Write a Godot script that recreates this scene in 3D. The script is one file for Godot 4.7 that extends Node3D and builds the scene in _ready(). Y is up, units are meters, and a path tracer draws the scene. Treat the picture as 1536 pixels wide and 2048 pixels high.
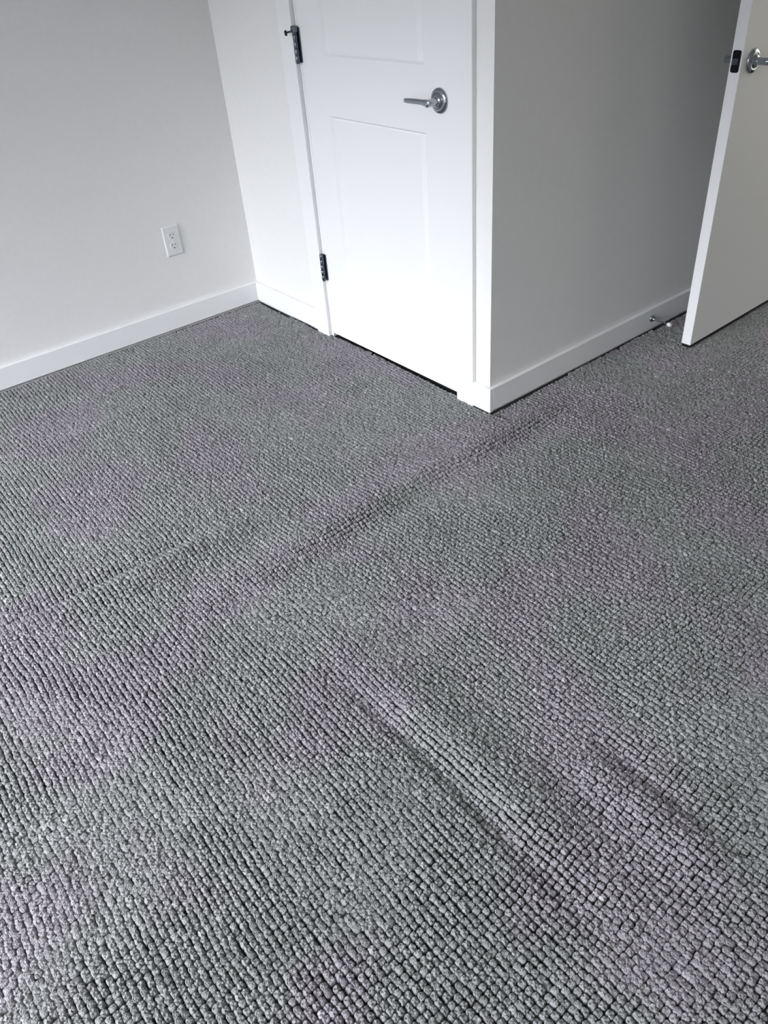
extends Node3D

# ---------------------------------------------------------------- numbers of the room (metres)
const W := 1.4133          # closet corner: x of the alcove baseboard face
const TB := 0.014          # baseboard thickness
const HB := 0.082          # baseboard height above the carpet
const ROOM_X := 4.6          # right wall
const ROOM_Z := 4.3       # window wall
const ALC_X := 2.62          # right side of the alcove
const ALC_Z := -1.66       # far end of the alcove
const CEIL := 2.44
const DOOR_L := 0.5435     # closet door slab
const DOOR_R := 1.2485
const OPEN_L := 0.536      # faces of the jambs
const OPEN_R := 1.2555
const DOOR_H := 2.03

var used := {}
var M := {}

# ---------------------------------------------------------------- helpers
func numbered(called: String) -> String:
	if not used.has(called):
		used[called] = 0
		return called
	used[called] += 1
	return "%s_%03d" % [called, used[called]]

func tag(o: Node3D, label: String, category: String, kind := "", group := "") -> void:
	if label: o.set_meta("label", label)
	if category: o.set_meta("category", category)
	if kind: o.set_meta("kind", kind)
	if group: o.set_meta("group", group)

func begin() -> SurfaceTool:
	var st := SurfaceTool.new()
	st.begin(Mesh.PRIMITIVE_TRIANGLES)
	return st

func obj(called: String, st: SurfaceTool, m: Material, parent: Node = null) -> MeshInstance3D:
	var o := MeshInstance3D.new()
	o.mesh = st.commit()
	o.material_override = m
	if parent == null:
		o.name = numbered(called)
		add_child(o)
	else:
		o.name = called
		parent.add_child(o, true)
	return o

func thing(called: String, at: Vector3, label: String, category: String, kind := "", group := "") -> Node3D:
	var o := Node3D.new()
	o.name = numbered(called)
	add_child(o)
	o.position = at
	tag(o, label, category, kind, group)
	return o

func tri(st: SurfaceTool, a: Vector3, b: Vector3, c: Vector3, out: Vector3) -> void:
	var n := (b - a).cross(c - a)
	if n.length() < 1e-14: return
	n = n.normalized()
	if n.dot(out) < 0.0:
		n = -n
		var t := b
		b = c
		c = t
	for p in [a, c, b]:
		st.set_normal(n)
		st.add_vertex(p)

func quad(st: SurfaceTool, a: Vector3, b: Vector3, c: Vector3, d: Vector3, out: Vector3) -> void:
	tri(st, a, b, c, out)
	tri(st, a, c, d, out)

# a box between two corners whose edges are chamfered by e
func block(st: SurfaceTool, lo: Vector3, hi: Vector3, e := 0.0) -> void:
	var mid := (lo + hi) / 2.0
	var h := (hi - lo) / 2.0
	e = minf(e, minf(h.x, minf(h.y, h.z)) * 0.98)
	var p := {}
	for sx in [-1.0, 1.0]:
		for sy in [-1.0, 1.0]:
			for sz in [-1.0, 1.0]:
				var s := Vector3(sx, sy, sz)
				for ax in 3:
					var q := h - Vector3(e, e, e)
					q[ax] = h[ax]
					p[[sx, sy, sz, ax]] = mid + q * s
	for ax in 3:
		var b := (ax + 1) % 3
		var c := (ax + 2) % 3
		for s in [-1.0, 1.0]:
			var f := []
			for k in [[-1.0, -1.0], [1.0, -1.0], [1.0, 1.0], [-1.0, 1.0]]:
				var key := [0.0, 0.0, 0.0, ax]
				key[ax] = s
				key[b] = k[0]
				key[c] = k[1]
				f.append(p[key])
			var out := Vector3.ZERO
			out[ax] = s
			quad(st, f[0], f[1], f[2], f[3], out)
		if e > 0.0:
			for s in [-1.0, 1.0]:
				for t in [-1.0, 1.0]:
					var f := []
					for k in [[-1.0, ax], [1.0, ax], [1.0, b], [-1.0, b]]:
						var key := [0.0, 0.0, 0.0, k[1]]
						key[ax] = s
						key[b] = t
						key[c] = k[0]
						f.append(p[key])
					var out := Vector3.ZERO
					out[ax] = s
					out[b] = t
					quad(st, f[0], f[1], f[2], f[3], out)
	if e > 0.0:
		for sx in [-1.0, 1.0]:
			for sy in [-1.0, 1.0]:
				for sz in [-1.0, 1.0]:
					tri(st, p[[sx, sy, sz, 0]], p[[sx, sy, sz, 1]], p[[sx, sy, sz, 2]], Vector3(sx, sy, sz))

# a profile of (radius, height) turned round the y axis of the transform
func lathe(st: SurfaceTool, prof: Array, xf: Transform3D, segs := 32) -> void:
	var ns := []
	for i in prof.size() - 1:
		var d: Vector2 = prof[i + 1] - prof[i]
		ns.append(Vector2(d.y, -d.x).normalized())
	for i in prof.size() - 1:
		var n0: Vector2 = ns[i]
		var n1: Vector2 = ns[i]
		if i > 0 and ns[i - 1].dot(ns[i]) > 0.72: n0 = (ns[i - 1] + ns[i]).normalized()
		if i < ns.size() - 1 and ns[i + 1].dot(ns[i]) > 0.72: n1 = (ns[i + 1] + ns[i]).normalized()
		for k in segs:
			var c := []
			for e in [[k, 0], [k + 1, 0], [k + 1, 1], [k, 1]]:
				var a: float = TAU * e[0] / segs
				var q: Vector2 = prof[i + e[1]]
				var n: Vector2 = n1 if e[1] else n0
				c.append([xf * Vector3(q.x * cos(a), q.y, q.x * sin(a)), xf.basis.orthonormalized() * Vector3(n.x * cos(a), n.y, n.x * sin(a))])
			for t in [[0, 1, 2], [0, 2, 3]]:
				var A = c[t[0]]
				var B = c[t[1]]
				var C = c[t[2]]
				if (B[0] - A[0]).cross(C[0] - A[0]).length() < 1e-13: continue
				var order := [A, B, C]
				if (B[0] - A[0]).cross(C[0] - A[0]).dot(A[1] + B[1] + C[1]) > 0.0: order = [A, C, B]
				for v in order:
					st.set_normal(v[1])
					st.add_vertex(v[0])

# a rounded bar through points, each with its half width and half height
func bar(st: SurfaceTool, pts: Array, half: Array, up: Vector3, segs := 20, power := 3.0) -> void:
	var rings := []
	for i in pts.size():
		var d: Vector3 = (pts[mini(i + 1, pts.size() - 1)] - pts[maxi(i - 1, 0)]).normalized()
		var side := d.cross(up).normalized()
		var u := side.cross(d).normalized()
		var ring := []
		for k in segs:
			var a := TAU * k / segs
			var c := cos(a)
			var s := sin(a)
			var r := pow(pow(absf(c), power) + pow(absf(s), power), -1.0 / power)
			var h: Vector2 = half[i]
			ring.append(pts[i] + side * (c * r * h.x) + u * (s * r * h.y))
		rings.append(ring)
	st.set_smooth_group(1)
	for i in rings.size() - 1:
		for k in segs:
			var a: Vector3 = rings[i][k]
			var b: Vector3 = rings[i][(k + 1) % segs]
			var c: Vector3 = rings[i + 1][(k + 1) % segs]
			var d: Vector3 = rings[i + 1][k]
			for v in [a, c, b, a, d, c]: st.add_vertex(v)
	for e in [0, rings.size() - 1]:
		for k in segs:
			var a: Vector3 = rings[e][k]
			var b: Vector3 = rings[e][(k + 1) % segs]
			for v in ([pts[e], a, b] if e == 0 else [pts[e], b, a]): st.add_vertex(v)
	st.generate_normals()

# ---------------------------------------------------------------- materials
func noise_tex(freq: float, seed_: int, lo: Color, hi: Color, size := 512, oct := 3, kind := FastNoiseLite.TYPE_SIMPLEX_SMOOTH) -> NoiseTexture2D:
	var n := FastNoiseLite.new()
	n.noise_type = kind
	n.frequency = freq
	n.seed = seed_
	n.fractal_octaves = oct
	var t := NoiseTexture2D.new()
	t.width = size
	t.height = size
	t.seamless = true
	t.noise = n
	var g := Gradient.new()
	g.set_color(0, lo)
	g.set_color(1, hi)
	t.color_ramp = g
	return t

func bump_tex(freq: float, seed_: int, strength: float, size := 512) -> NoiseTexture2D:
	var t := noise_tex(freq, seed_, Color.BLACK, Color.WHITE, size, 3)
	t.color_ramp = null
	t.as_normal_map = true
	t.bump_strength = strength
	return t

func paint(col: Color, rough: float, bump := 0.0) -> StandardMaterial3D:
	var m := StandardMaterial3D.new()
	m.albedo_color = col
	m.roughness = rough
	if bump > 0.0:
		m.uv1_triplanar = true
		m.uv1_world_triplanar = true
		m.uv1_scale = Vector3(3, 3, 3)
		m.albedo_texture = noise_tex(0.02, 11, Color(0.992, 0.992, 0.992), Color(1, 1, 1))
		m.normal_enabled = true
		m.normal_texture = bump_tex(0.09, 5, 3.0)
		m.normal_scale = bump
	return m

func metal(col: Color, rough: float) -> StandardMaterial3D:
	var m := StandardMaterial3D.new()
	m.albedo_color = col
	m.metallic = 1.0
	m.roughness = rough
	return m

func make_materials() -> void:
	M.wall = paint(Color(0.926, 0.923, 0.912), 0.85, 0.06)
	M.ceiling = paint(Color(0.93, 0.93, 0.92), 0.95, 0.2)
	M.trim = paint(Color(0.94, 0.94, 0.935), 0.5)
	M.door = paint(Color(0.94, 0.94, 0.935), 0.55)
	M.plastic = paint(Color(0.895, 0.895, 0.89), 0.4)
	M.gap_shade = paint(Color(0.05, 0.05, 0.055), 0.9)  # near black, painted shade for the open door's bottom gap
	M.slot = paint(Color(0.03, 0.03, 0.03), 0.8)
	M.rubber = paint(Color(0.93, 0.93, 0.92), 0.55)
	M.dark_rubber = paint(Color(0.06, 0.06, 0.065), 0.6)
	M.chrome = metal(Color(0.66, 0.68, 0.71), 0.13)
	M.hinge = metal(Color(0.42, 0.44, 0.48), 0.34)
	M.dark_metal = metal(Color(0.16, 0.16, 0.18), 0.35)
	M.backing = paint(Color(0.22, 0.22, 0.23), 1.0)
	var g := StandardMaterial3D.new()
	g.transparency = BaseMaterial3D.TRANSPARENCY_ALPHA
	g.albedo_color = Color(0.9, 0.95, 0.95, 0.06)
	g.roughness = 0.02
	M.glass = g
	var c := StandardMaterial3D.new()
	c.albedo_color = Color(1, 1, 1)
	c.vertex_color_use_as_albedo = true
	c.roughness = 1.0
	c.metallic_specular = 0.15
	c.uv1_triplanar = true
	c.uv1_world_triplanar = true
	c.uv1_scale = Vector3(5.3, 5.3, 5.3)
	c.albedo_texture = noise_tex(0.11, 21, Color(0.70, 0.70, 0.70), Color(1, 1, 1), 512, 4)
	c.normal_enabled = true
	c.normal_texture = bump_tex(0.12, 22, 6.0)
	c.normal_scale = 1.0
	M.pile = c

# ---------------------------------------------------------------- the carpet
var wave := FastNoiseLite.new()

func bumpf(d: float, w: float) -> float:
	return exp(-d * d / (w * w))

# height of the loose, rucked carpet
func carpet_height(x: float, z: float) -> float:
	var h := 0.0
	# ridge parallel to the left wall: a dark crease, then a soft roll that falls towards +x
	var k := smoothstep(0.70, 1.25, z)
	var r := x - 0.006 * sin(z * 7.0) - 0.012 * (1.3 - z)
	h += k * 0.021 * bumpf(r - 1.340, 0.032 if r < 1.340 else 0.06) - smoothstep(0.95, 1.12, z) * 0.010 * bumpf(r - 1.285, 0.02)
	# broad roll from the closet corner into the room, with a hollow beside it
	k = smoothstep(1.15, 0.80, z) * smoothstep(-0.25, 0.0, z)
	r = x + 0.012 * sin(z * 5.0)
	h += k * (0.015 * bumpf(r - 1.525, 0.042 if r > 1.525 else 0.085) - 0.009 * bumpf(r - 1.60, 0.042))
	# ruck across the near right side
	k = smoothstep(1.92, 2.15, x) * smoothstep(2.75, 2.40, x)
	r = z + 0.006 * sin(x * 9.0)
	h += k * (0.0095 * bumpf(r - 0.955, 0.030 if r > 0.955 else 0.07) - 0.007 * bumpf(r - 1.018, 0.018))
	# a smaller one behind it
	k = smoothstep(2.35, 2.5, x) * smoothstep(2.8, 2.66, x)
	h += k * (0.007 * bumpf(z - 0.80, 0.045) - 0.004 * bumpf(z - 0.745, 0.02))
	h += 0.002 * (wave.get_noise_2d(x * 100.0, z * 100.0))
	# flat where it is tacked down along the walls
	var edge := minf(x, minf(z if x < W else 9.0, (x - W) if z < 0.0 else 9.0))
	return h * smoothstep(0.0, 0.12, edge)

# paler by wear and painted light, darker by soil and painted shade
func wear_and_shade(x: float, z: float) -> float:
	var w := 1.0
	for p in WEAR_AND_SHADE: w += p[3] * exp(-pow((x - p[0]) / p[2], 2.0) - pow((z - p[1]) / p[2], 2.0))
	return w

func in_room(x: float, z: float, m := 0.0) -> bool:
	if z > -m and z < ROOM_Z - 0.01 and x > -m and x < ROOM_X - 0.01: return true
	if z <= -m and z > ALC_Z + 0.003 and x > W - m and x < ALC_X - 0.003: return true
	return z <= 0.0045 and z > -0.016 and x > OPEN_L and x < OPEN_R

func tuft_mesh(v: int) -> ArrayMesh:
	# one loop clump: a squarish pillow with a few strands pulled up
	var rng := RandomNumberGenerator.new()
	rng.seed = 900 + v
	var n := FastNoiseLite.new()
	n.seed = 40 + v
	n.frequency = 1.0
	n.fractal_octaves = 2
	var rows := 6
	var segs := 14
	var pts := []
	for i in rows + 1:
		var t := float(i) / rows
		var ring := []
		for k in segs:
			var a := TAU * k / segs
			var ph := t * PI * 0.5
			var rr := pow(cos(ph), 0.36)
			var sq := pow(pow(absf(cos(a)), 3.6) + pow(absf(sin(a)), 3.6), -1.0 / 3.6)
			var p := Vector3(cos(a) * sq * rr, pow(sin(ph), 0.8), sin(a) * sq * rr)
			var d := 1.0 + 0.20 * n.get_noise_3d(p.x * 1.7 + v * 9.0, p.y * 1.7, p.z * 1.7)
			var up := 1.0 + 0.34 * n.get_noise_3d(p.x * 1.5, 4.0 + v * 3.0, p.z * 1.5)
			ring.append(Vector3(p.x * d, p.y * up, p.z * d))
		pts.append(ring)
	var st := begin()
	st.set_smooth_group(1)
	for i in rows:
		for k in segs:
			var a: Vector3 = pts[i][k]
			var b: Vector3 = pts[i][(k + 1) % segs]
			var c: Vector3 = pts[i + 1][(k + 1) % segs]
			var d: Vector3 = pts[i + 1][k]
			for q in [a, b, c]: st.add_vertex(q)
			if i < rows - 1:
				for q in [a, c, d]: st.add_vertex(q)
	st.index()
	st.generate_normals()
	return st.commit()

func build_floor() -> void:
	wave.seed = 3
	wave.frequency = 0.035
	var floor_ := Node3D.new()
	floor_.name = "floor"
	add_child(floor_)
	tag(floor_, "grey looped carpet floor with rucked ridges between the white baseboards", "carpet", "structure")
	var st := begin()
	st.set_smooth_group(1)
	var s := 0.03
	var nx := int((ROOM_X + 0.1) / s) + 1
	var nz := int((ROOM_Z - ALC_Z + 0.2) / s) + 1
	var hs := []
	for j in nz + 1:
		var row := PackedFloat32Array()
		for i in nx + 1: row.append(carpet_height(i * s - 0.05, j * s + ALC_Z - 0.1) - 0.0140)
		hs.append(row)
	for j in nz:
		for i in nx:
			var x0 := i * s - 0.05
			var z0 := j * s + ALC_Z - 0.1
			var a := Vector3(x0, hs[j][i], z0)
			var b := Vector3(x0 + s, hs[j][i + 1], z0)
			var c := Vector3(x0 + s, hs[j + 1][i + 1], z0 + s)
			var d := Vector3(x0, hs[j + 1][i], z0 + s)
			for q in [a, b, c, a, c, d]: st.add_vertex(q)
	st.index()
	st.generate_normals()
	obj("carpet_backing", st, M.backing, floor_)
	var sl := begin()
	block(sl, Vector3(-0.3, -0.15, HALL_Z - 0.2), Vector3(ROOM_X + 0.2, -0.03, ROOM_Z + 0.2))
	obj("subfloor", sl, M.backing, floor_)
	# the pile, one clump per knot of a 12.4 mm grid
	var rng := RandomNumberGenerator.new()
	rng.seed = 77
	var tint := FastNoiseLite.new()
	tint.seed = 8
	tint.frequency = 2.1
	tint.fractal_octaves = 3
	var tone := FastNoiseLite.new()
	tone.seed = 18
	tone.frequency = 5.0
	tone.fractal_octaves = 3
	var crush := FastNoiseLite.new()
	crush.seed = 28
	crush.frequency = 1.6
	crush.fractal_octaves = 2
	var bend := FastNoiseLite.new()
	bend.seed = 38
	bend.frequency = 1.3
	var xfs := [[], [], [], []]
	var cols := [[], [], [], []]
	var P := 0.0124
	var z := ALC_Z
	var row_n := 0
	while z < ROOM_Z:
		var off := rng.randf() * 0.0022
		var x := off
		row_n += 1
		while x < ROOM_X:
			var wob := Vector2(bend.get_noise_2d(x, z), bend.get_noise_2d(z + 50.0, x)) * 0.016
			var px := x + wob.x + rng.randfn(0, 0.0005)
			var pz := z + wob.y + rng.randfn(0, 0.0006)
			if in_room(px, pz, -0.004):
				var h := carpet_height(px, pz)
				var e := 0.012
				var nrm := Vector3(-(carpet_height(px + e, pz) - h) / e, 1.0, -(carpet_height(px, pz + e) - h) / e).normalized()
				var flat := smoothstep(0.05, 0.45, crush.get_noise_2d(px, pz))
				var bx := Vector3.RIGHT.rotated(Vector3.UP, rng.randfn(0, 0.07) + (PI if rng.randf() < 0.5 else 0.0))
				bx = (bx - nrm * bx.dot(nrm)).normalized()
				var bz := bx.cross(nrm).normalized()
				var lean := Vector3(rng.randfn(0, 0.075), 0, rng.randfn(0, 0.075))
				var up := (nrm + lean * (1.0 + flat)).normalized()
				var wide := P * 0.505 * (1.0 + rng.randfn(0, 0.045))
				var deep := P * 0.490 * (1.0 + rng.randfn(0, 0.05))
				var tall := 0.0092 * (1.0 + rng.randfn(0, 0.07)) * (1.0 - 0.12 * flat)
				var v := rng.randi() % 4
				xfs[v].append(Transform3D(Basis(bx * (wide * (1.0 + 0.10 * flat)), up * tall, bz * (deep * (1.0 + 0.14 * flat))), Vector3(px, h - 0.0137, pz)))
				var g := CARPET * (1.0 + 0.10 * tone.get_noise_2d(px, pz) + rng.randfn(0, 0.055))
				if rng.randf() < 0.007: g *= 1.4
				g *= wear_and_shade(px, pz)
				var k := smoothstep(-0.10, 0.25, tint.get_noise_2d(px, pz))
				cols[v].append(Color(g * lerpf(0.98, 1.03, k), g * lerpf(1.0, 0.97, k), g * lerpf(0.975, 1.02, k)))
			x += P
		z += P
	for v in 4:
		var mm := MultiMesh.new()
		mm.transform_format = MultiMesh.TRANSFORM_3D
		mm.use_colors = true
		mm.mesh = tuft_mesh(v)
		mm.instance_count = xfs[v].size()
		for i in xfs[v].size():
			mm.set_instance_transform(i, xfs[v][i])
			mm.set_instance_color(i, cols[v][i])
		var mi := MultiMeshInstance3D.new()
		mi.multimesh = mm
		mi.material_override = M.pile
		mi.name = "carpet_pile"
		floor_.add_child(mi, true)
		mi.set_meta("kind", "stuff")

# ---------------------------------------------------------------- walls, trim
func wall(called: String, label: String, boxes: Array, m: Material = null) -> MeshInstance3D:
	var st := begin()
	for b in boxes: block(st, b[0], b[1])
	var o := obj(called, st, m if m else M.wall)
	tag(o, label, "ceiling" if called == "ceiling" else "wall", "structure")
	return o

func base_board(called: String, label: String, lo: Vector3, hi: Vector3) -> void:
	var st := begin()
	block(st, lo, hi, 0.0016)
	tag(obj(called, st, M.trim), label, "baseboard", "structure")

func trim_piece(n: int, label: String, boxes: Array) -> void:
	var st := begin()
	for b in boxes: block(st, b[0], b[1], 0.0014)
	tag(obj("trim_%d" % n, st, M.trim), label, "trim", "structure")

func build_shell() -> void:
	var T := 0.12
	var f := -TB            # wall faces lie one board thickness behind the board faces
	wall("wall_left", "light grey painted wall on the left with a power outlet", [[Vector3(f - T, -0.12, -0.9), Vector3(f, CEIL, ROOM_Z + T)]])
	wall("wall_back", "bright white wall around the closed closet door", [
		[Vector3(f, -0.12, f - T), Vector3(OPEN_L - 0.018, CEIL, f)],
		[Vector3(OPEN_L - 0.018, DOOR_H + 0.03, f - T), Vector3(OPEN_R + 0.018, CEIL, f)],
		[Vector3(OPEN_R + 0.018, -0.12, f - T), Vector3(W - TB, CEIL, f)]])
	wall("wall_alcove", "shaded beige grey wall running back from the closet corner", [[Vector3(W - TB - T, -0.12, ALC_Z), Vector3(W - TB, CEIL, f - T)]])
	wall("wall_closet", "white wall at the back of the closet behind the closed door", [[Vector3(f, -0.12, -0.9), Vector3(W - TB - T, CEIL, -0.8)]])
	wall("wall_entry", "wall around the doorway at the far end of the alcove", [
		[Vector3(W - TB - T, -0.12, ALC_Z - T), Vector3(1.575, CEIL, ALC_Z)],
		[Vector3(1.575, DOOR_H + 0.03, ALC_Z - T), Vector3(2.395, CEIL, ALC_Z)],
		[Vector3(2.395, -0.12, ALC_Z - T), Vector3(ALC_X + T, CEIL, ALC_Z)]])
	wall("wall_hallway", "light walls of the hallway beyond the open door", [
		[Vector3(0.8, -0.12, HALL_Z - T), Vector3(SIDE_A, CEIL, HALL_Z)],
		[Vector3(SIDE_B, -0.12, HALL_Z - T), Vector3(3.9, CEIL, HALL_Z)],
		[Vector3(SIDE_A, -0.12, HALL_Z - T), Vector3(SIDE_B, WIN_B, HALL_Z)],
		[Vector3(SIDE_A, WIN_T, HALL_Z - T), Vector3(SIDE_B, CEIL, HALL_Z)],
		[Vector3(0.8, -0.12, HALL_Z), Vector3(0.9, CEIL, ALC_Z - T)],
		[Vector3(3.8, -0.12, HALL_Z), Vector3(3.9, CEIL, ALC_Z - T)],
		[Vector3(0.8, -0.12, ALC_Z - T), Vector3(W - TB - T, CEIL, ALC_Z - T + 0.02)],
		[Vector3(ALC_X + T, -0.12, ALC_Z - T), Vector3(3.9, CEIL, ALC_Z - T + 0.02)]])
	wall("wall_alcove_far", "wall on the far side of the alcove", [[Vector3(ALC_X, -0.12, ALC_Z), Vector3(ALC_X + T, CEIL, 0)]])
	wall("wall_return", "short wall between the alcove and the right hand wall", [[Vector3(ALC_X + T, -0.12, -T), Vector3(ROOM_X + T, CEIL, 0)]])
	wall("wall_right", "plain wall on the right hand side of the room", [[Vector3(ROOM_X, -0.12, 0), Vector3(ROOM_X + T, CEIL, ROOM_Z + T)]])
	var a := Vector3(WIN_L, WIN_B, ROOM_Z)
	var b := Vector3(WIN_R, WIN_T, ROOM_Z + T)
	wall("wall_front", "wall behind the viewer that holds the window", [
		[Vector3(f, -0.12, ROOM_Z), Vector3(a.x, CEIL, b.z)],
		[Vector3(b.x, -0.12, ROOM_Z), Vector3(ROOM_X, CEIL, b.z)],
		[Vector3(a.x, -0.12, ROOM_Z), Vector3(b.x, a.y, b.z)],
		[Vector3(a.x, b.y, ROOM_Z), Vector3(b.x, CEIL, b.z)]])
	wall("ceiling", "flat white ceiling above the room and the alcove", [[Vector3(f - T, CEIL, HALL_Z - T), Vector3(ROOM_X + T, CEIL + 0.1, ROOM_Z + T)]], M.ceiling)
	window(1, "three pane window with white frame behind the viewer", Transform3D(Basis(), Vector3(WIN_L, WIN_B, ROOM_Z)), WIN_R - WIN_L)
	window(2, "three pane hallway window beyond the open door", Transform3D(Basis(Vector3.UP, PI), Vector3(SIDE_B, WIN_B, HALL_Z)), SIDE_B - SIDE_A)

	# baseboards, held a few millimetres off the carpet
	var y0 := 0.0005
	base_board("baseboard_left", "white baseboard along the left wall under the outlet", Vector3(-TB, y0, 0), Vector3(0, HB, ROOM_Z))
	base_board("baseboard_back", "short white baseboard between the room corner and the closet door casing", Vector3(-TB, y0, -TB), Vector3(0.452, HB, 0))
	base_board("baseboard_corner", "small white baseboard piece beside the casing at the outside corner", Vector3(1.3365, y0 - 0.004, -TB), Vector3(W, HB, 0))
	base_board("baseboard_alcove", "shaded baseboard along the alcove wall that carries the door stop", Vector3(W - TB, y0, ALC_Z), Vector3(W, HB, -TB))
	base_board("baseboard_return", "white baseboard on the short wall beside the alcove", Vector3(ALC_X - TB, y0, 0), Vector3(ROOM_X, HB, TB))
	base_board("baseboard_alcove_far", "white baseboard on the far side of the alcove", Vector3(ALC_X - TB, y0, ALC_Z), Vector3(ALC_X, HB, 0))
	base_board("baseboard_right", "white baseboard along the right hand wall", Vector3(ROOM_X - TB, y0, TB), Vector3(ROOM_X, HB, ROOM_Z))
	base_board("baseboard_front", "white baseboard under the window", Vector3(0, y0, ROOM_Z - TB), Vector3(ROOM_X - TB, HB, ROOM_Z))

	# casings and jambs of the closet door
	trim_piece(1, "flat white casing on the hinge side of the closet door", [[Vector3(0.452, -0.010, f), Vector3(0.530, DOOR_H + 0.013, 0.0015)]])
	trim_piece(2, "flat white casing on the handle side of the closet door", [[Vector3(1.2615, -0.010, f), Vector3(1.3365, DOOR_H + 0.013, 0.0015)]])
	trim_piece(3, "flat white casing across the top of the closet door", [[Vector3(0.452, DOOR_H + 0.013, f), Vector3(1.3365, DOOR_H + 0.09, 0.0015)]])
	trim_piece(4, "white jamb lining the closet doorway", [
		[Vector3(OPEN_L - 0.018, -0.010, f - T), Vector3(DOOR_L - 0.003, DOOR_H + 0.02, f - 0.0005)],
		[Vector3(DOOR_R + 0.003, -0.010, f - T), Vector3(OPEN_R + 0.018, DOOR_H + 0.02, f - 0.0005)],
		[Vector3(OPEN_L, DOOR_H + 0.004, f - T), Vector3(OPEN_R, DOOR_H + 0.03, f - 0.0005)]])
	trim_piece(5, "white jamb and casing of the doorway at the far end of the alcove", [
		[Vector3(1.560, -0.006, ALC_Z - T), Vector3(1.580, DOOR_H + 0.02, ALC_Z)],
		[Vector3(2.375, -0.006, ALC_Z - T), Vector3(2.395, DOOR_H + 0.02, ALC_Z)],
		[Vector3(1.580, DOOR_H + 0.005, ALC_Z - T), Vector3(2.375, DOOR_H + 0.03, ALC_Z)],
		[Vector3(1.495, -0.006, ALC_Z), Vector3(1.570, DOOR_H + 0.09, ALC_Z + 0.015)],
		[Vector3(2.385, -0.006, ALC_Z), Vector3(2.460, DOOR_H + 0.09, ALC_Z + 0.015)],
		[Vector3(1.570, DOOR_H + 0.013, ALC_Z), Vector3(2.385, DOOR_H + 0.09, ALC_Z + 0.015)]])

# own axes: x along the opening, z outwards
func window(n: int, label: String, at: Transform3D, wide: float) -> void:
	var w := Node3D.new()
	w.name = "window_%d" % n
	add_child(w)
	w.transform = at
	tag(w, label, "window", "structure")
	var tall := WIN_T - WIN_B
	var st := begin()
	block(st, Vector3(0, 0, 0.03), Vector3(wide, 0.05, 0.09), 0.002)
	block(st, Vector3(0, tall - 0.05, 0.03), Vector3(wide, tall, 0.09), 0.002)
	block(st, Vector3(0, 0.05, 0.03), Vector3(0.05, tall - 0.05, 0.09), 0.002)
	block(st, Vector3(wide - 0.05, 0.05, 0.03), Vector3(wide, tall - 0.05, 0.09), 0.002)
	obj("window_frame", st, M.trim, w)
	var pw := (wide - 0.1 - 0.12) / 3.0
	for i in 3:
		var x0 := 0.05 + i * (pw + 0.06)
		if i < 2:
			st = begin()
			block(st, Vector3(x0 + pw, 0.05, 0.03), Vector3(x0 + pw + 0.06, tall - 0.05, 0.09), 0.002)
			obj("mullion", st, M.trim, w)
		st = begin()
		block(st, Vector3(x0, 0.05, 0.058), Vector3(x0 + pw, tall - 0.05, 0.062))
		obj("pane", st, M.glass, w)
	st = begin()
	block(st, Vector3(-0.04, -0.03, -0.03), Vector3(wide + 0.04, 0, 0.03), 0.003)
	obj("window_sill", st, M.trim, w)

# ---------------------------------------------------------------- door furniture (own axes: +z out of the door face, lever towards -x)
func lever_set(parent: Node3D, at: Transform3D, flip: float) -> void:
	var h := Node3D.new()
	h.name = "lever_handle"
	parent.add_child(h, true)
	h.transform = at
	h.set_meta("label", "chrome lever handle on a round rose")
	var out := Transform3D(Basis(Vector3.RIGHT, Vector3(0, 0, 1), Vector3(0, -1, 0)), Vector3.ZERO)  # y of the lathe along +z
	var st := begin()
	lathe(st, [Vector2(0.0325, 0), Vector2(0.0325, 0.003), Vector2(0.0315, 0.0052), Vector2(0.029, 0.0075), Vector2(0.024, 0.0092), Vector2(0.0205, 0.0098), Vector2(0.0192, 0.0090), Vector2(0.0180, 0.0098), Vector2(0.0168, 0.0125), Vector2(0.0140, 0.0150), Vector2(0.0115, 0.0160), Vector2(0.0, 0.0160)], out, 48)
	obj("rose", st, M.chrome, h)
	st = begin()
	lathe(st, [Vector2(0.0105, 0.015), Vector2(0.0098, 0.020), Vector2(0.0095, 0.034), Vector2(0.0100, 0.046), Vector2(0.0092, 0.0495), Vector2(0.0060, 0.0515), Vector2(0, 0.052)], out, 28)
	obj("neck", st, M.chrome, h)
	st = begin()
	var pts := []
	var half := []
	for i in 15:
		var t := i / 14.0
		pts.append(Vector3(flip * (0.004 - 0.107 * t), 0.0022 * sin(t * PI) - 0.0015 * t, 0.0425 + 0.002 * sin(t * PI) - 0.004 * smoothstep(0.75, 1.0, t)))
		var s := 1.0
		if i == 14: s = 0.82
		if i == 0: s = 0.7
		half.append(Vector2(lerpf(0.0072, 0.0050, smoothstep(0.0, 0.4, t)) * s, lerpf(0.0090, 0.0066, smoothstep(0.0, 0.35, t)) * s))
	bar(st, pts, half, Vector3.UP)
	obj("lever", st, M.chrome, h)

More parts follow.
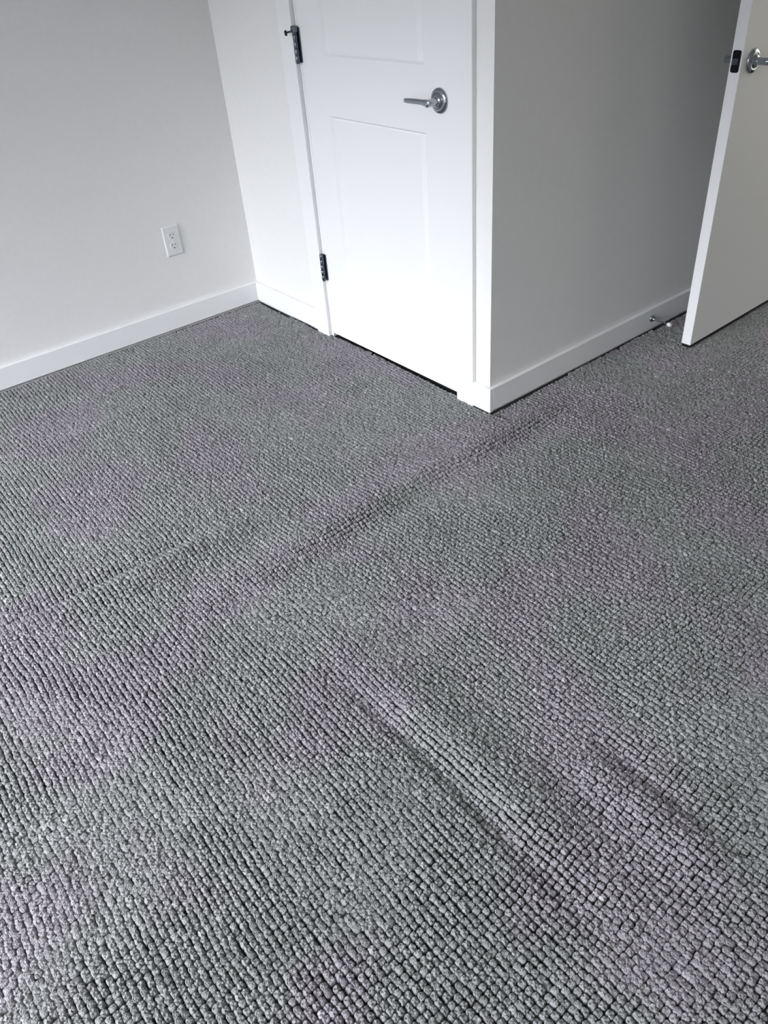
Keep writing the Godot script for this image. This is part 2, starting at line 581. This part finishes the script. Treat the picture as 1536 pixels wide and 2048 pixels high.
func hinge(parent: Node3D, y: float, height: float) -> Node3D:
	var h := Node3D.new()
	h.name = "hinge"
	parent.add_child(h, true)
	h.position = Vector3(0, y, 0)
	h.set_meta("label", "dark satin steel butt hinge")
	var bx := 0.5385
	var bz := -0.0015
	var n := 5
	for i in n:
		var st := begin()
		var a := -height / 2.0 + height * i / n + 0.0005
		var b := a + height / n - 0.001
		lathe(st, [Vector2(0, a), Vector2(0.0068, a), Vector2(0.0074, a + 0.0008), Vector2(0.0074, b - 0.0008), Vector2(0.0068, b), Vector2(0, b)], Transform3D(Basis(), Vector3(bx, 0, bz)), 18)
		obj("knuckle", st, M.hinge, h)
	var st := begin()
	lathe(st, [Vector2(0.0001, -height / 2 - 0.003), Vector2(0.0045, -height / 2 - 0.0025), Vector2(0.005, -height / 2), Vector2(0.005, height / 2), Vector2(0.0060, height / 2 + 0.001), Vector2(0.0055, height / 2 + 0.003), Vector2(0.0001, height / 2 + 0.004)], Transform3D(Basis(), Vector3(bx, 0, bz)), 16)
	obj("hinge_pin", st, M.hinge, h)
	for x0 in [0.5306, 0.5412]:
		st = begin()
		block(st, Vector3(x0, -height / 2, -0.0134), Vector3(x0 + 0.010, height / 2, -0.0105), 0.0006)
		obj("leaf", st, M.hinge, h)
	return h

func ring4(a: Vector3, b: Vector3, gx: float, gy: float, z: float) -> Array:
	return [Vector3(a.x + gx, a.y + gy, z), Vector3(b.x - gx, a.y + gy, z), Vector3(b.x - gx, b.y - gy, z), Vector3(a.x + gx, b.y - gy, z)]

# a slab with two sunken panels on its front (+z) face
func panel_door(parent: Node3D, lo: Vector3, hi: Vector3, holes: Array) -> void:
	var st := begin()
	block(st, lo, Vector3(hi.x, hi.y, hi.z - 0.010))
	var xs := [lo.x, holes[0].position.x, holes[0].end.x, hi.x]
	block(st, Vector3(xs[0], lo.y, hi.z - 0.0102), Vector3(xs[1], hi.y, hi.z), 0.0)
	block(st, Vector3(xs[2], lo.y, hi.z - 0.0102), Vector3(xs[3], hi.y, hi.z), 0.0)
	var y := lo.y
	for r in holes:
		block(st, Vector3(xs[1], y, hi.z - 0.0102), Vector3(xs[2], r.position.y, hi.z), 0.0)
		y = r.end.y
	block(st, Vector3(xs[1], y, hi.z - 0.0102), Vector3(xs[2], hi.y, hi.z), 0.0)
	obj("slab", st, M.door, parent)
	for r in holes:
		# a raised field with sloping sides in each sunken rectangle
		st = begin()
		var z0 := hi.z - 0.0098
		var z1 := hi.z - 0.0055
		var a := Vector3(r.position.x, r.position.y, 0)
		var b := Vector3(r.end.x, r.end.y, 0)
		var o := ring4(a, b, 0.0, 0.0, hi.z)
		var i1 := ring4(a, b, 0.012, 0.0065, z0)
		var i2 := ring4(a, b, 0.030, 0.0105, z1)
		for k in 4:
			var l := (k + 1) % 4
			quad(st, o[k], o[l], i1[l], i1[k], Vector3(0, 0, 1))
			quad(st, i1[k], i1[l], i2[l], i2[k], Vector3(0, 0, 1))
		quad(st, i2[0], i2[1], i2[2], i2[3], Vector3(0, 0, 1))
		obj("panel", st, M.door, parent)

func build_closet_door() -> void:
	var d := thing("door_1", Vector3.ZERO, "closed white two panel closet door with a chrome lever", "door", "structure")
	var y0 := 0.0075
	panel_door(d, Vector3(DOOR_L, y0, -TB - 0.035), Vector3(DOOR_R, DOOR_H, -TB), [Rect2(0.664, 0.288, 0.470, 0.508), Rect2(0.664, 0.966, 0.470, 0.948)])
	lever_set(d, Transform3D(Basis(), Vector3(1.1965, 0.884, -TB)), 1.0)
	hinge(d, 0.2705, 0.097)
	var top := hinge(d, 0.9895, 0.097)
	hinge(d, 1.83, 0.097)
	# hinge pin door stop on the middle hinge
	var s := Node3D.new()
	s.name = "hinge_stop"
	d.add_child(s, true)
	s.set_meta("label", "small hinge pin door stop with a rubber tip")
	var st := begin()
	block(st, Vector3(0.5295, 1.024, -0.010), Vector3(0.5475, 1.0435, 0.008), 0.003)
	obj("bracket", st, M.hinge, s)
	st = begin()
	bar(st, [Vector3(0.538, 1.029, 0.004), Vector3(0.536, 1.029, 0.012), Vector3(0.533, 1.0275, 0.024)], [Vector2(0.0034, 0.0034), Vector2(0.003, 0.003), Vector2(0.003, 0.003)], Vector3.UP, 12, 2.0)
	obj("arm", st, M.hinge, s)
	st = begin()
	var ax := Vector3(-0.55, -0.12, 0.83).normalized()
	var side := ax.cross(Vector3.UP).normalized()
	lathe(st, [Vector2(0, -0.003), Vector2(0.0070, -0.003), Vector2(0.0078, -0.002), Vector2(0.0078, 0.003), Vector2(0.006, 0.0045), Vector2(0, 0.0048)], Transform3D(Basis(side, ax, side.cross(ax)), Vector3(0.5325, 1.0265, 0.0265)), 20)
	obj("tip", st, M.dark_rubber, s)
	st = begin()
	lathe(st, [Vector2(0.0042, 0.0046), Vector2(0.0040, 0.0062), Vector2(0.0025, 0.0070), Vector2(0, 0.0072)], Transform3D(Basis(side, ax, side.cross(ax)), Vector3(0.5325, 1.0265, 0.0265)), 16)
	obj("bumper", st, M.rubber, s)
	# the strike plate's lip in the joint beside the lever
	st = begin()
	block(st, Vector3(DOOR_R - 0.0008, 0.863, -TB - 0.02), Vector3(DOOR_R + 0.0018, 0.903, -TB + 0.0006), 0.0005)
	obj("strike_lip", st, M.hinge, d)

func build_open_door() -> void:
	# stands open along the alcove wall; own axes: x along the door away from the latch edge, z out of the seen face
	var d := thing("door_2", Vector3(1.6086, 0, -0.8059), "white door standing open along the shaded alcove wall", "door", "structure")
	d.rotation.y = PI / 2.0 + 0.0209
	var st := begin()
	block(st, Vector3(0, 0.012, -0.035), Vector3(0.775, DOOR_H, 0), 0.0009)
	obj("slab", st, M.door, d)
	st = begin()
	block(st, Vector3(0.002, 0.001, -0.033), Vector3(0.773, 0.0122, -0.002), 0.0006)  # dark strip added in place of the shadow under the door
	obj("gap_shade_strip", st, M.gap_shade, d).set_meta("label", "black strip added as shade in the gap under the door")
	lever_set(d, Transform3D(Basis(), Vector3(0.061, 0.886, 0)), -1.0)
	lever_set(d, Transform3D(Basis(Vector3.UP, PI), Vector3(0.061, 0.886, -0.035)), 1.0)
	var p := Node3D.new()
	p.name = "latch"
	d.add_child(p, true)
	p.set_meta("label", "dark latch plate in the door edge")
	# face plate with rounded corners, let into the edge
	st = begin()
	var outline := []
	var hw := 0.0127
	var hh := 0.0285
	var r := 0.006
	for c in [[1, 1, 0.0], [-1, 1, 90.0], [-1, -1, 180.0], [1, -1, 270.0]]:
		for k in 7:
			var a := deg_to_rad(c[2] + 15.0 * k)
			outline.append(Vector3(-0.0009, 0.8915 + c[1] * (hh - r) + r * sin(a), -0.0175 + c[0] * (hw - r) + r * cos(a)))
	var mid := Vector3(-0.0009, 0.8915, -0.0175)
	for k in outline.size():
		var a: Vector3 = outline[k]
		var b: Vector3 = outline[(k + 1) % outline.size()]
		tri(st, mid, a, b, Vector3.LEFT)
		quad(st, a, b, b + Vector3(0.002, 0, 0), a + Vector3(0.002, 0, 0), a - mid)
	obj("face_plate", st, M.dark_metal, p)
	st = begin()
	# bolt with a slanted nose
	var y1 := 0.8835
	var y2 := 0.8995
	var q := [Vector3(0, y1, -0.0245), Vector3(0, y1, -0.0105), Vector3(-0.011, y1, -0.0215), Vector3(-0.011, y1, -0.0245)]
	var q2 := []
	for v in q: q2.append(Vector3(v.x, y2, v.z))
	var cen := Vector3(-0.004, (y1 + y2) / 2, -0.0205)
	quad(st, q[0], q[1], q[2], q[3], Vector3.DOWN)
	quad(st, q2[0], q2[1], q2[2], q2[3], Vector3.UP)
	for k in 4:
		var l := (k + 1) % 4
		quad(st, q[k], q[l], q2[l], q2[k], (q[k] + q[l]) / 2 - cen)
	obj("latch_bolt", st, M.hinge, p)
	for s in [-1.0, 1.0]:
		st = begin()
		lathe(st, [Vector2(0.0034, 0), Vector2(0.003, 0.0006), Vector2(0, 0.0009)], Transform3D(Basis(Vector3.UP, Vector3.LEFT, Vector3.BACK), Vector3(-0.0009, 0.8915 + s * 0.0205, -0.0175)), 14)
		obj("screw", st, M.slot, p)
	# hinges at the far edge
	for y in [0.27, 1.0, 1.83]:
		st = begin()
		lathe(st, [Vector2(0, -0.05), Vector2(0.0072, -0.05), Vector2(0.0072, 0.05), Vector2(0, 0.05)], Transform3D(Basis(), Vector3(0.781, y, 0.002)), 16)
		obj("hinge", st, M.hinge, d)

# ---------------------------------------------------------------- the small things
func build_outlet() -> void:
	# own axes: x to the right as seen from the room (towards -z of the world), y up, z out of the wall
	var o := thing("wall_outlet", Vector3(-TB, 0.3436, 0.3258), "white duplex power outlet on the left wall above the baseboard", "outlet")
	o.rotation.y = PI / 2.0
	var st := begin()
	var pw := 0.035
	var ph := 0.0572
	# plate: a pillow with sloping edges
	var b := [[pw, ph, 0.0], [pw, ph, 0.0022], [pw - 0.0014, ph - 0.0014, 0.0044], [pw - 0.004, ph - 0.004, 0.0056]]
	for i in b.size() - 1:
		var A := []
		var B := []
		for s in [[-1, -1], [1, -1], [1, 1], [-1, 1]]:
			A.append(Vector3(s[0] * b[i][0], s[1] * b[i][1], b[i][2]))
			B.append(Vector3(s[0] * b[i + 1][0], s[1] * b[i + 1][1], b[i + 1][2]))
		for k in 4:
			var l := (k + 1) % 4
			quad(st, A[k], A[l], B[l], B[k], A[k] + A[l] + Vector3(0, 0, 0.01))
	var t := b[3] as Array
	quad(st, Vector3(-t[0], -t[1], t[2]), Vector3(t[0], -t[1], t[2]), Vector3(t[0], t[1], t[2]), Vector3(-t[0], t[1], t[2]), Vector3.BACK)
	obj("cover_plate", st, M.plastic, o)
	for s in [1.0, -1.0]:
		var r := Node3D.new()
		r.name = "receptacle"
		o.add_child(r, true)
		r.position = Vector3(0, s * 0.0195, 0.0056)
		# face: a circle cut flat above and below
		st = begin()
		var ring := []
		for k in 40:
			var a := TAU * k / 40
			ring.append(Vector3(0.0172 * cos(a), clampf(0.0172 * sin(a), -0.0142, 0.0142), 0))
		for k in 40:
			var p: Vector3 = ring[k]
			var q: Vector3 = ring[(k + 1) % 40]
			var up := Vector3(0, 0, 0.0014)
			tri(st, up, p * 0.95 + up, q * 0.95 + up, Vector3.BACK)
			quad(st, p, q, q * 0.95 + up, p * 0.95 + up, p + Vector3(0, 0, 0.004))
		obj("face", st, M.plastic, r)
		for e in [[-0.0064, 0.0046, 0.0011, 0.0042], [0.0064, 0.0046, 0.0011, 0.0034]]:
			st = begin()
			block(st, Vector3(e[0] - e[2], e[1] - e[3], 0.0008), Vector3(e[0] + e[2], e[1] + e[3], 0.00155))
			obj("slot", st, M.slot, r)
		st = begin()
		lathe(st, [Vector2(0.0026, 0), Vector2(0.0026, 0.00155), Vector2(0, 0.00155)], Transform3D(Basis(Vector3.RIGHT, Vector3.BACK, Vector3.DOWN), Vector3(0, -0.0075, 0)), 16)
		obj("ground_hole", st, M.slot, r)
	st = begin()
	lathe(st, [Vector2(0.0032, 0), Vector2(0.0028, 0.0011), Vector2(0, 0.0015)], Transform3D(Basis(Vector3.RIGHT, Vector3.BACK, Vector3.DOWN), Vector3(0, 0, 0.0056)), 16)
	obj("screw", st, M.plastic, o)

func build_door_stop() -> void:
	var o := thing("door_stop", Vector3(W, 0.0425, -0.851), "chrome door stop with white rubber tip on the alcove baseboard", "door stop")
	var xf := Transform3D(Basis(Vector3.UP, Vector3.RIGHT, Vector3.BACK), Vector3.ZERO)   # the lathe runs along +x
	xf.basis = Basis(Vector3.BACK, 0.0) * xf.basis
	xf.basis = Basis(Vector3.UP, -0.06) * xf.basis
	var st := begin()
	lathe(st, [Vector2(0.0125, 0), Vector2(0.0125, 0.002), Vector2(0.0112, 0.004), Vector2(0.0072, 0.007), Vector2(0.0052, 0.013), Vector2(0.0040, 0.020), Vector2(0.0034, 0.030)], xf, 28)
	obj("base", st, M.chrome, o)
	st = begin()
	lathe(st, [Vector2(0.0034, 0.030), Vector2(0.0030, 0.045), Vector2(0.0030, 0.074), Vector2(0, 0.074)], xf, 18)
	obj("rod", st, M.chrome, o)
	st = begin()
	lathe(st, [Vector2(0, 0.071), Vector2(0.0064, 0.071), Vector2(0.0072, 0.073), Vector2(0.0070, 0.081), Vector2(0.0058, 0.0845), Vector2(0.003, 0.0862), Vector2(0, 0.0866)], xf, 22)
	obj("rubber_tip", st, M.rubber, o)

const WEAR_AND_SHADE := [[2.45, 0.66, 0.28, 0.16], [2.82, 0.95, 0.25, 0.10], [0.7, 0.35, 0.5, -0.10], [1.9, -0.2, 0.5, -0.10]]  # broad tone patches: traffic wear, plus brighter and dimmer floor light painted in
const CARPET := 0.43
const SUN_E := 10.4
const SUN_DIR := Vector3(-0.18, -1.0, -1.0)
const SUN_SIZE := 68.0
const SKY_E := 1.0
const LIGHT := Color(0.955, 0.966, 1.0)
const HALL_Z := -3.3
const SIDE_A := 1.7
const SIDE_B := 3.4
const SIDE_E := 0.62
const HALL_LIGHT := Color(1.0, 0.975, 0.90)
const AREA_E := 0.7
const WIN_L := 0.35
const WIN_R := 3.3
const WIN_B := 0.12
const WIN_T := 2.3

# ---------------------------------------------------------------- scene
func _ready() -> void:
	var cam := Camera3D.new()
	cam.name = "camera"
	add_child(cam)
	cam.fov = 66.9412
	cam.near = 0.02
	cam.transform = Transform3D(Basis(Vector3(0.631997, -0.070909, -0.771720), Vector3(-0.432935, 0.793622, -0.427471), Vector3(0.642765, 0.604265, 0.470867)), Vector3(2.94434, 1.28100, 1.57876))
	cam.current = true

	var env := Environment.new()
	env.background_mode = Environment.BG_SKY
	var sky := Sky.new()
	var psm := ProceduralSkyMaterial.new()
	psm.sky_top_color = Color(0.72, 0.80, 0.92)
	psm.sky_horizon_color = Color(0.86, 0.89, 0.93)
	psm.ground_bottom_color = Color(0.30, 0.31, 0.30)
	psm.ground_horizon_color = Color(0.45, 0.46, 0.46)
	sky.sky_material = psm
	env.sky = sky
	env.background_energy_multiplier = SKY_E
	env.tonemap_mode = Environment.TONE_MAPPER_LINEAR
	env.tonemap_exposure = 1.0
	env.sdfgi_enabled = true
	env.ssao_enabled = true
	env.ssil_enabled = true
	var we := WorldEnvironment.new()
	we.name = "world"
	we.environment = env
	add_child(we)

	# the wide, veiled brightness of a hazy sun, through the window only
	var sun := DirectionalLight3D.new()
	sun.name = "hazy_sun"
	add_child(sun)
	sun.look_at_from_position(Vector3.ZERO, SUN_DIR)
	sun.light_color = LIGHT
	sun.light_energy = SUN_E
	sun.light_angular_distance = SUN_SIZE
	sun.shadow_enabled = true
	sun.sky_mode = DirectionalLight3D.SKY_MODE_LIGHT_ONLY

	# daylight of each pane
	for w in [[Transform3D(Basis(), Vector3(WIN_L, WIN_B, ROOM_Z)), WIN_R - WIN_L, AREA_E, LIGHT], [Transform3D(Basis(Vector3.UP, PI), Vector3(SIDE_B, WIN_B, HALL_Z)), SIDE_B - SIDE_A, SIDE_E, HALL_LIGHT]]:
		var pw: float = (w[1] - 0.1 - 0.12) / 3.0
		for i in 3:
			var l := AreaLight3D.new()
			l.name = numbered("window_daylight")
			add_child(l)
			l.area_size = Vector2(pw - 0.01, WIN_T - WIN_B - 0.11)
			l.transform = w[0] * Transform3D(Basis(), Vector3(0.05 + i * (pw + 0.06) + pw / 2.0, (WIN_T - WIN_B) / 2.0, 0.05))
			l.light_color = w[3]
			l.area_normalize_energy = true
			l.light_energy = w[2]
			l.area_range = 14.0
			l.area_attenuation = 2.0
			l.shadow_enabled = true

	make_materials()
	build_shell()
	build_floor()
	build_closet_door()
	build_open_door()
	build_outlet()
	build_door_stop()
